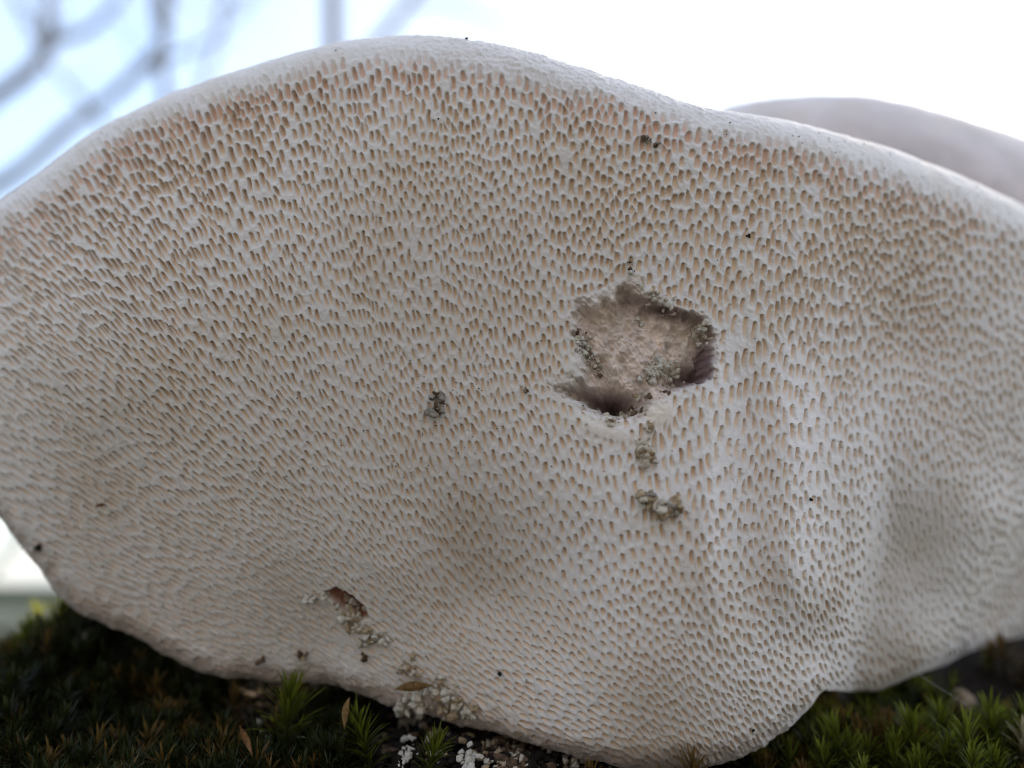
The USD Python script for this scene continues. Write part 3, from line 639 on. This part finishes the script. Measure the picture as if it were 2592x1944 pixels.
def grit(name, label, count, box, seed):
    r_ = np.random.default_rng(seed); pi = UsdGeom.PointInstancer.Define(stage, numbered('/World', name)); protos = []
    for k, m_ in enumerate(('humus', 'frass_brown', 'humus', 'frass_tan')):
        s_ = trimesh.creation.icosphere(1, 1.0); q = s_.vertices * (1 + 0.9 * (meshkit.fbm(s_.vertices * 2 + k * 5, 2, k) - 0.5))[:, None] * [1, 0.8, 0.7]
        usdkit.mesh(stage, f'{pi.GetPath()}/grain_kind_{k}', (q, s_.faces), f'/World/Looks/{m_}', smooth=35); protos.append(f'{pi.GetPath()}/grain_kind_{k}')
    x_, y_ = r_.uniform(box[0], box[1], count), r_.uniform(box[2], box[3], count); h_ = 0.0016 * meshkit.fbm(np.stack([x_ * 300, y_ * 300, 0 * x_], 1), 3, 4) * r_.uniform(0.3, 1, count)
    pi.CreatePrototypesRel().SetTargets([Sdf.Path(q) for q in protos])
    pi.CreateProtoIndicesAttr(Vt.IntArray(r_.choice(4, count, p=[.42, .2, .3, .08]).tolist()))
    pi.CreatePositionsAttr(Vt.Vec3fArray.FromNumpy(np.stack([x_, y_, log_z(x_, y_) + h_], 1).astype(np.float32)))
    pi.CreateScalesAttr(Vt.Vec3fArray.FromNumpy((0.00030 * r_.lognormal(0, 0.5, (count, 1)).clip(0.3, 3) * np.ones(3)).astype(np.float32)))
    return tag(pi.GetPrim(), label, 'soil', kind='stuff')


grit('soil_grit', 'dark crumbly soil and wood grit under the foot of the bracket', 11000, (-0.032, 0.030, 0.056, 0.118), 33)

# ------------------------------------------------------------------ crumbs of frass, specks and scraps
SPHERE, SMALL = trimesh.creation.icosphere(2, 1.0), trimesh.creation.icosphere(1, 1.0)


def grain(r, seed, squash=0.85):
    s_ = SPHERE if r > 0.00026 else SMALL; p_ = s_.vertices; r_ = np.random.default_rng(seed + 9000)
    k = 1 + 0.9 * (meshkit.fbm(p_ * 1.7 + seed * 7.3, 2, seed % 50) - 0.5) + 0.6 * (meshkit.fbm(p_ * 4.0 + seed * 3.1, 2, 3) - 0.5)
    for _ in range(5):                                                         # broken facets
        d = r_.normal(size=3); d /= np.linalg.norm(d); h = (p_ @ d) * k; k = k * np.where(h > 0.5, 0.5 / np.maximum(h, 1e-6), 1)
    return trimesh.Trimesh(p_ * k[:, None] * [r * 1.25, r * 1.15 * squash, r * r_.uniform(0.6, 1.1)], s_.faces, process=False)


gseed = 0


def clump(name, label, spots, mats, cat='crumbs', on='face', group=None, lift=0.6):
    """A heap of crumbs. spots: (X, Y, radius in pixels, count, spread in pixels)."""
    global gseed
    r_ = np.random.default_rng(500 + gseed); o_ = None
    for X, Y, rad, cnt, spr in spots:
        for k in range(int(cnt * 2.1)):
            gseed += 1
            x_, y_ = X + r_.normal(0, spr), Y + r_.normal(0, spr); R_ = rad * min(1.2, r_.lognormal(-0.45, 0.5))
            if on == 'face':
                p, n_ = on_face(x_, y_); mpp = np.linalg.norm(p - CAM) / FPX; p = p + n_ * R_ * mpp * lift * r_.uniform(0.3, 1.7)
            else:
                d_ = log_hit(x_, y_); p = at(x_, y_, d_ - on); mpp = d_ / FPX
            if o_ is None: o_ = thing(name, label, cat, p, group)
            loc = np.array(o_.GetAttribute('xformOp:translate').Get())
            gm = grain(R_ * mpp, gseed); gm.apply_transform(trimesh.transformations.random_rotation_matrix(r_.random(3))); gm.apply_translation(p - loc)
            obj('grain', gm, mats[r_.integers(len(mats))], o_)
    return o_


clump('frass_clump', 'grey pellet pair stuck on the pore face left of the hollow', [(1112, 1003, 10, 9, 6), (1110, 1032, 12, 9, 6), (1118, 1020, 8, 4, 6)], ['frass_grey', 'frass_grey', 'frass_cream', 'frass_brown'])
clump('frass_pellet', 'tiny dark brown pellet between the grey pellet pair and the hollow', [(1334, 989, 6, 4, 2.5)], ['frass_brown', 'frass_grey'])
clump('frass_clump', 'beige crumb lump sticking out below the hollow', [(1640, 1262, 13, 12, 10), (1665, 1282, 14, 14, 11), (1700, 1290, 11, 12, 10), (1716, 1284, 7, 6, 7)], ['frass_tan', 'frass_cream', 'frass_tan', 'frass_grey'])
clump('frass_clump', 'cream crumbs trailing down from the lower lip of the hollow', [(1628, 1120, 10, 8, 8), (1628, 1148, 11, 10, 8), (1634, 1172, 9, 9, 7), (1640, 1085, 8, 6, 7)], ['frass_cream', 'frass_cream', 'frass_tan'])
clump('frass_clump', 'white crumbs heaped in the lower right of the hollow', [(1660, 930, 10, 16, 14), (1690, 915, 11, 16, 13), (1720, 935, 9, 10, 14), (1640, 940, 8, 6, 8)], ['frass_white', 'frass_white', 'frass_cream'])
clump('frass_clump', 'white crumbs on the right edge of the hollow', [(1782, 830, 9, 12, 9), (1800, 848, 8, 6, 8), (1752, 860, 6, 4, 5)], ['frass_white', 'frass_cream'])
clump('frass_clump', 'grey gritty crumbs on the left edge of the hollow', [(1472, 850, 6, 16, 10), (1478, 880, 7, 18, 11), (1490, 905, 6, 14, 10), (1510, 930, 6, 9, 10)], ['frass_grey', 'frass_white', 'frass_brown', 'frass_cream'])
clump('frass_clump', 'pale crumbs along the upper right edge of the hollow', [(1650, 750, 8, 9, 9), (1690, 765, 7, 9, 12), (1618, 722, 6, 6, 7), (1622, 800, 7, 6, 7)], ['frass_white', 'frass_cream'])
clump('frass_clump', 'dark grit above the top point of the hollow', [(1600, 684, 5, 6, 5), (1596, 664, 4, 4, 5)], ['frass_white', 'frass_brown'])
clump('frass_clump', 'brown and cream crumbs along the bottom edge of the hollow', [(1585, 1035, 8, 10, 9), (1615, 1030, 9, 12, 10), (1550, 1062, 8, 6, 9), (1640, 1000, 7, 8, 10), (1690, 985, 6, 6, 9)], ['frass_cream', 'frass_brown', 'frass_cream', 'frass_tan'])
clump('frass_clump', 'speckled dark crumb pair high on the pore face under the rim', [(1634, 352, 7, 7, 4), (1660, 366, 7, 6, 3)], ['frass_brown', 'frass_grey', 'dirt'])
clump('frass_clump', 'white crumbs spilling from the reddish nick', [(862, 1535, 8, 12, 8), (885, 1555, 9, 14, 10), (905, 1580, 8, 16, 11), (930, 1620, 9, 12, 13), (960, 1612, 8, 8, 12)], ['frass_white', 'frass_cream', 'frass_white', 'frass_tan'])
clump('frass_clump', 'chalky white crumb patch left of the reddish nick', [(785, 1515, 8, 8, 8), (822, 1505, 7, 5, 6)], ['frass_white'])
clump('frass_clump', 'yellowish crumbs at the foot of the bracket above the brown scale', [(1030, 1680, 7, 18, 13), (1050, 1700, 7, 10, 10)], ['frass_cream', 'frass_tan'])
clump('frass_clump', 'cream crumbs piled at the foot of the bracket right of the brown scale', [(1120, 1762, 10, 18, 16), (1160, 1788, 11, 18, 14), (1110, 1738, 9, 14, 15), (1190, 1800, 9, 12, 10), (1075, 1745, 8, 8, 10)], ['frass_cream', 'frass_cream', 'frass_white', 'frass_tan'])
clump('frass_clump', 'white crumbs clinging to the edge of the bracket above the star shaped moss shoot', [(1058, 1778, 11, 16, 11), (1020, 1782, 10, 12, 8)], ['frass_white', 'frass_cream'])
clump('frass_clump', 'large cream crumb heap beside the star shaped moss shoot', [(1062, 1822, 11, 14, 14), (1022, 1818, 10, 12, 11), (1085, 1830, 11, 14, 16), (1106, 1870, 14, 16, 14), (1100, 1895, 12, 10, 12)], ['frass_cream', 'frass_tan', 'frass_cream', 'frass_white'], on=0.0015)
clump('frass_clump', 'small white crumb heap left of the bottom edge crumbs', [(1037, 1872, 7, 6, 7), (1030, 1905, 8, 10, 9), (1022, 1930, 6, 6, 7)], ['frass_white'], on=0.004)
clump('frass_clump', 'bright white crumb cluster on the bottom edge of the picture', [(1188, 1915, 11, 10, 10), (1180, 1935, 10, 6, 9)], ['frass_white'], on=0.004)
clump('frass_clump', 'brownish granular heap on the bottom edge right of the bright white cluster', [(1270, 1890, 9, 40, 26), (1290, 1925, 10, 40, 26), (1255, 1860, 9, 14, 12), (1330, 1925, 12, 8, 9)], ['frass_tan', 'frass_brown', 'frass_cream', 'frass_brown'], on=0.002)
clump('frass_clump', 'grey crumbs at the bottom under the rusty moss tuft', [(1450, 1915, 11, 14, 18), (1400, 1900, 9, 12, 16), (1540, 1935, 10, 10, 14)], ['frass_cream', 'frass_brown', 'frass_white'], on=0.002)
clump('frass_clump', 'brown crumbs in the dark gap left of the green moss shoot', [(660, 1722, 8, 14, 16), (690, 1745, 8, 12, 16), (820, 1735, 9, 20, 30)], ['frass_brown', 'frass_tan', 'frass_brown'], on=0.002)
for X, Y, r_, lb in [(755, 1828, 11, 'single white crumb in dark moss below the dark green shoot'), (218, 1606, 9, 'blurred pale crumb in dark moss near the left edge'), (544, 1759, 8, 'white crumb in the darkest hollow under the bracket'),
                     (655, 1826, 5, 'tiny white crumb above the orange dead leaf'), (490, 1905, 5, 'tiny white crumb near the bottom left'), (530, 1915, 7, 'small white crumb pair near the bottom left')]:
    clump('white_crumb', lb, [(X, Y, r_, 3, r_ * 0.5)], ['frass_white'], 'crumb', on=0.003)
clump('tan_lump', 'blurred tan lump under the second lobe of the bracket', [(2297, 1734, 14, 5, 8)], ['wood_chip'], 'wood bit', on=0.001)
clump('wood_chip', 'pale brown wood chip lying among the moss on the right', [(2420, 1768, 22, 5, 16), (2450, 1776, 18, 4, 12)], ['wood_chip'], 'wood bit', on=0.001)
clump('humus_lump', 'dark brown soil lump under the foot of the bracket', [(1210, 1815, 16, 14, 16), (1240, 1840, 15, 12, 14), (1170, 1835, 14, 8, 12), (1410, 1890, 15, 8, 12), (1500, 1925, 12, 6, 10)], ['humus'], 'soil', on=0.003)
clump('bark_crumb', 'dark round bark crumb on the lower left edge of the bracket', [(664, 1668, 9, 3, 3)], ['frass_brown'], 'crumb')
clump('bark_crumb', 'brown flake on the bracket edge above the dark green shoot', [(762, 1656, 9, 4, 7)], ['frass_brown', 'frass_tan'], 'crumb')
clump('bark_crumb', 'reddish brown crumb below the spilled white crumbs', [(922, 1660, 8, 4, 5)], ['frass_brown'], 'crumb')
clump('black_speck', 'black speck near the left edge of the pore face', [(99, 1382, 8, 3, 3)], ['dirt'], 'speck')
clump('black_speck', 'black speck low on the pore face above the foot crumbs', [(1267, 1700, 6, 2, 2)], ['dirt'], 'speck')
clump('black_speck', 'black speck on the round lower lobe near the right hand moss', [(1906, 1849, 5, 2, 1)], ['dirt'], 'speck')
clump('black_speck', 'dark green speck right of the beige crumb lump', [(2051, 1263, 5, 2, 1)], ['dirt'], 'speck')
clump('black_speck', 'dark speck right above the hollow on the pore face', [(1893, 597, 5, 2, 1.5)], ['dirt'], 'speck')
clump('black_speck', 'tiny dark grain on the very top of the rim', [(1182, 100, 4, 2, 1)], ['dirt'], 'speck')

# fine dark specks scattered over the face
sv, sfc, n_ = [], [], 0
r_ = np.random.default_rng(77)
for k in range(330):
    X = r_.uniform(0, 2592); Y = r_.uniform(100, 1900)
    if r_.random() < 0.25: X, Y = r_.normal(1130, 130), r_.normal(1030, 90)
    if r_.random() < 0.1: X = r_.uniform(1950, 2560); Y = float(topc(X)) + r_.uniform(5, 60)
    if not (topc(X) + 6 < Y < botc(X) - 20): continue
    p, nn_ = on_face(X, Y); q = grain(r_.uniform(0.9, 2.3) * 0.07 / FPX, k); q.apply_translation(p + nn_ * 0.00003)
    sv.append(q.vertices); sfc.append(q.faces + n_); n_ += len(q.vertices)
tag(obj('dirt_specks', (np.vstack(sv), np.vstack(sfc)), 'dirt'), 'fine dark specks of dirt scattered over the white pore face', 'specks', kind='stuff')


def blade(name, label, pts_, width, matn, cat, bow=0.3):
    """A flat dead leaf or scrap along points (X, Y, D)."""
    P = np.array([at(*q) for q in pts_]); t = np.linspace(0, 1, len(P)); u = np.linspace(0, 1, 12)
    C = np.stack([PchipInterpolator(t, P[:, k])(u) for k in range(3)], 1)
    tan = np.gradient(C, axis=0); tan /= np.linalg.norm(tan, axis=1, keepdims=True)
    side = np.cross(tan, FWD); side /= np.linalg.norm(side, axis=1, keepdims=True); nrm = np.cross(side, tan)
    half = width * np.sin(np.pi * np.clip(u * 0.95 + 0.04, 0, 1)) ** 1.3
    rows = [C + side * half[:, None] * s_ + nrm * half[:, None] * bow * (s_ ** 2) for s_ in (-1, -0.5, 0, 0.5, 1)]
    vv = np.stack(rows).reshape(-1, 3); ff = grid_faces(5, 12)
    back = vv - np.tile(nrm, (5, 1)) * width * 0.12
    m_ = trimesh.Trimesh(np.vstack([vv, back]), np.vstack([ff, ff[:, ::-1] + len(vv)]), process=False)
    loc = C[0]; m_.apply_translation(-loc)
    path = numbered('/World', name); mm = usdkit.mesh(stage, path, m_, f'/World/Looks/{matn}', smooth=60); mm.AddTranslateOp().Set(Gf.Vec3d(*loc))
    return tag(mm.GetPrim(), label, cat)


blade('dead_leaf', 'orange brown dead blade lying in the dark moss at the bottom left', [(606, 1836, .067), (622, 1872, .067), (640, 1914, .066)], 0.00026, 'dead_leaf', 'leaf')
blade('dead_leaf', 'straw coloured dead leaf standing in moss left of the long leaved shoot', [(872, 1846, .068), (874, 1800, .068), (886, 1764, .0685)], 0.00026, 'straw', 'leaf')
dA = depth(1060, 1735).item() - 0.0012
blade('brown_scale', 'brown pointed bud scale stuck to the foot of the bracket', [(1000, 1744, dA), (1045, 1738, dA), (1098, 1734, dA)], 0.00042, 'straw', 'plant scrap')
dB = depth(255, 1278).item() - 0.0009
blade('curled_scrap', 'curled brown thread of bark on the left of the pore face', [(240, 1288, dB), (250, 1279, dB - .0003), (262, 1277, dB - .0003), (272, 1284, dB)], 0.00014, 'dead_leaf', 'plant scrap')


def thread(label, pts_, w_):
    c = UsdGeom.BasisCurves.Define(stage, numbered('/World', 'silk_thread')); P = np.array([at(*q) for q in pts_], np.float32)
    c.CreateTypeAttr('linear'); c.CreateCurveVertexCountsAttr([len(P)]); c.CreatePointsAttr(Vt.Vec3fArray.FromNumpy(P)); c.CreateWidthsAttr([w_]); c.SetWidthsInterpolation('constant')
    UsdShade.MaterialBindingAPI.Apply(c.GetPrim()).Bind(UsdShade.Material.Get(stage, '/World/Looks/silk')); tag(c.GetPrim(), label, 'thread')


thread('fine silk thread running from the second lobe down to the wood chip', [(2310, 1695, .080), (2360, 1730, .079), (2400, 1755, .079), (2445, 1782, .079)], 0.000014)
thread('short fine silk thread on the grey right lobe of the bracket', [(2258, 1640, .080), (2266, 1665, .0795), (2276, 1700, .079)], 0.000014)

# ------------------------------------------------------------------ bare trees behind
def limb(pts_, r0, r1, sides=10, sub_=6):
    P = np.array(pts_, float); t = np.linspace(0, 1, len(P)); u = np.linspace(0, 1, (len(P) - 1) * sub_ + 1)
    C = np.stack([PchipInterpolator(t, P[:, k])(u) for k in range(3)], 1); rad = r0 + (r1 - r0) * u
    tan = np.gradient(C, axis=0); tan /= np.linalg.norm(tan, axis=1, keepdims=True); a_ = np.cross(tan, [0.3, 0.9, 0.3]); a_ /= np.linalg.norm(a_, axis=1, keepdims=True); b_ = np.cross(tan, a_)
    w_ = np.arange(sides) * 2 * math.pi / sides
    lump = 1 + 0.25 * (meshkit.fbm(C * 4 + 9, 2, 1) - 0.5)
    vv = (C[:, None] + (rad * lump)[:, None, None] * (np.cos(w_)[None, :, None] * a_[:, None] + np.sin(w_)[None, :, None] * b_[:, None])).reshape(-1, 3)
    i, j = np.meshgrid(np.arange(len(C) - 1), np.arange(sides), indexing='ij'); q = np.stack([i * sides + j, i * sides + (j + 1) % sides, (i + 1) * sides + (j + 1) % sides, (i + 1) * sides + j], -1).reshape(-1, 4)
    return trimesh.Trimesh(vv, np.vstack([q[:, [0, 1, 2]], q[:, [0, 2, 3]]]), process=False)


def twigs(o_, base_pts, n, length, rad, seed):
    r_ = np.random.default_rng(seed)
    for k in range(n):
        i = r_.integers(len(base_pts) - 1); p0 = base_pts[i] + (base_pts[i + 1] - base_pts[i]) * r_.random()
        d_ = r_.normal(0, 1, 3) * [1, 0.6, 0.8] + [0.3, 0, 0.35]; d_ /= np.linalg.norm(d_)
        p1 = p0 + d_ * length * r_.uniform(0.5, 1); p2 = p1 + (d_ + r_.normal(0, 0.4, 3)) * length * 0.6
        obj('twig', limb([p0, p1, p2], rad, rad * 0.4, 5, 3), 'tree_bark', o_)


def bare_tree(label, D0, trunk, limbs, trunk_r, seed, ntw=10):
    """A leafless tree D0 metres away. trunk and limbs follow directions given as pixels."""
    o_ = thing('bare_tree', label, 'tree')
    tp = [at(x, y, d) for x, y, d in trunk]; foot = tp[0].copy(); foot[2] = -0.05
    obj('trunk', limb([foot] + tp, trunk_r * 1.25, trunk_r * 0.7, 14), 'tree_bark', o_)
    for pts_, r0, r1 in limbs:
        P = [at(x, y, d) for x, y, d in pts_]
        obj('branch', limb(P, r0 * 0.8, r1 * 0.8), 'tree_bark', o_); twigs(o_, np.array(P), ntw, D0 * 0.035, r1 * 0.45, seed + len(pts_) * 3)
    return o_


D1 = 6.0
bare_tree('blurred bare tree whose forked branches cross the upper left sky', D1, [(-420, 1300, D1), (-380, 700, D1), (-330, 200, D1), (-300, -500, D1)],
          [([(-365, 560, D1), (-180, 380, D1), (0, 236, D1), (75, 182, D1), (127, 92, D1), (124, 20, D1), (100, -150, D1)], 0.085, 0.035),
           ([(100, 140, D1), (150, 100, D1), (190, 92, D1), (235, 65, D1), (290, 15, D1), (350, -120, D1)], 0.045, 0.025),
           ([(-375, 800, D1), (-150, 560, D1), (60, 425, D1), (179, 318, D1), (262, 258, D1), (340, 190, D1), (408, 112, D1), (426, 50, D1), (418, -120, D1)], 0.07, 0.032),
           ([(330, 198, D1), (420, 150, D1), (520, 110, D1), (600, 40, D1), (680, -60, D1)], 0.028, 0.012),
           ([(-390, 1500, D1), (-200, 1470, D1), (0, 1428, D1), (45, 1355, D1), (80, 1250, D1), (140, 1000, D1)], 0.05, 0.03)], 0.16, 5, 7)
D2 = 9.0
bare_tree('faint blurred bare tree straight behind the top of the bracket', D2, [(848, 1450, D2), (846, 600, D2), (843, 100, D2), (842, -400, D2)],
          [([(846, 330, D2), (900, 190, D2), (976, 84, D2), (1040, 0, D2), (1100, -120, D2)], 0.085, 0.05), ([(1030, 14, D2), (1110, 8, D2), (1200, 32, D2), (1280, 60, D2)], 0.03, 0.015)], 0.10, 9, 3)
D3 = 14.0
bare_tree('thin pale blurred tree at the far left edge of the sky', D3, [(480, 1450, D3), (440, 800, D3), (420, 300, D3), (380, -300, D3)],
          [([(430, 500, D3), (250, 300, D3), (100, 120, D3), (30, -40, D3)], 0.07, 0.04), ([(425, 350, D3), (520, 200, D3), (560, 60, D3), (570, -100, D3)], 0.06, 0.04)], 0.11, 13, 12)
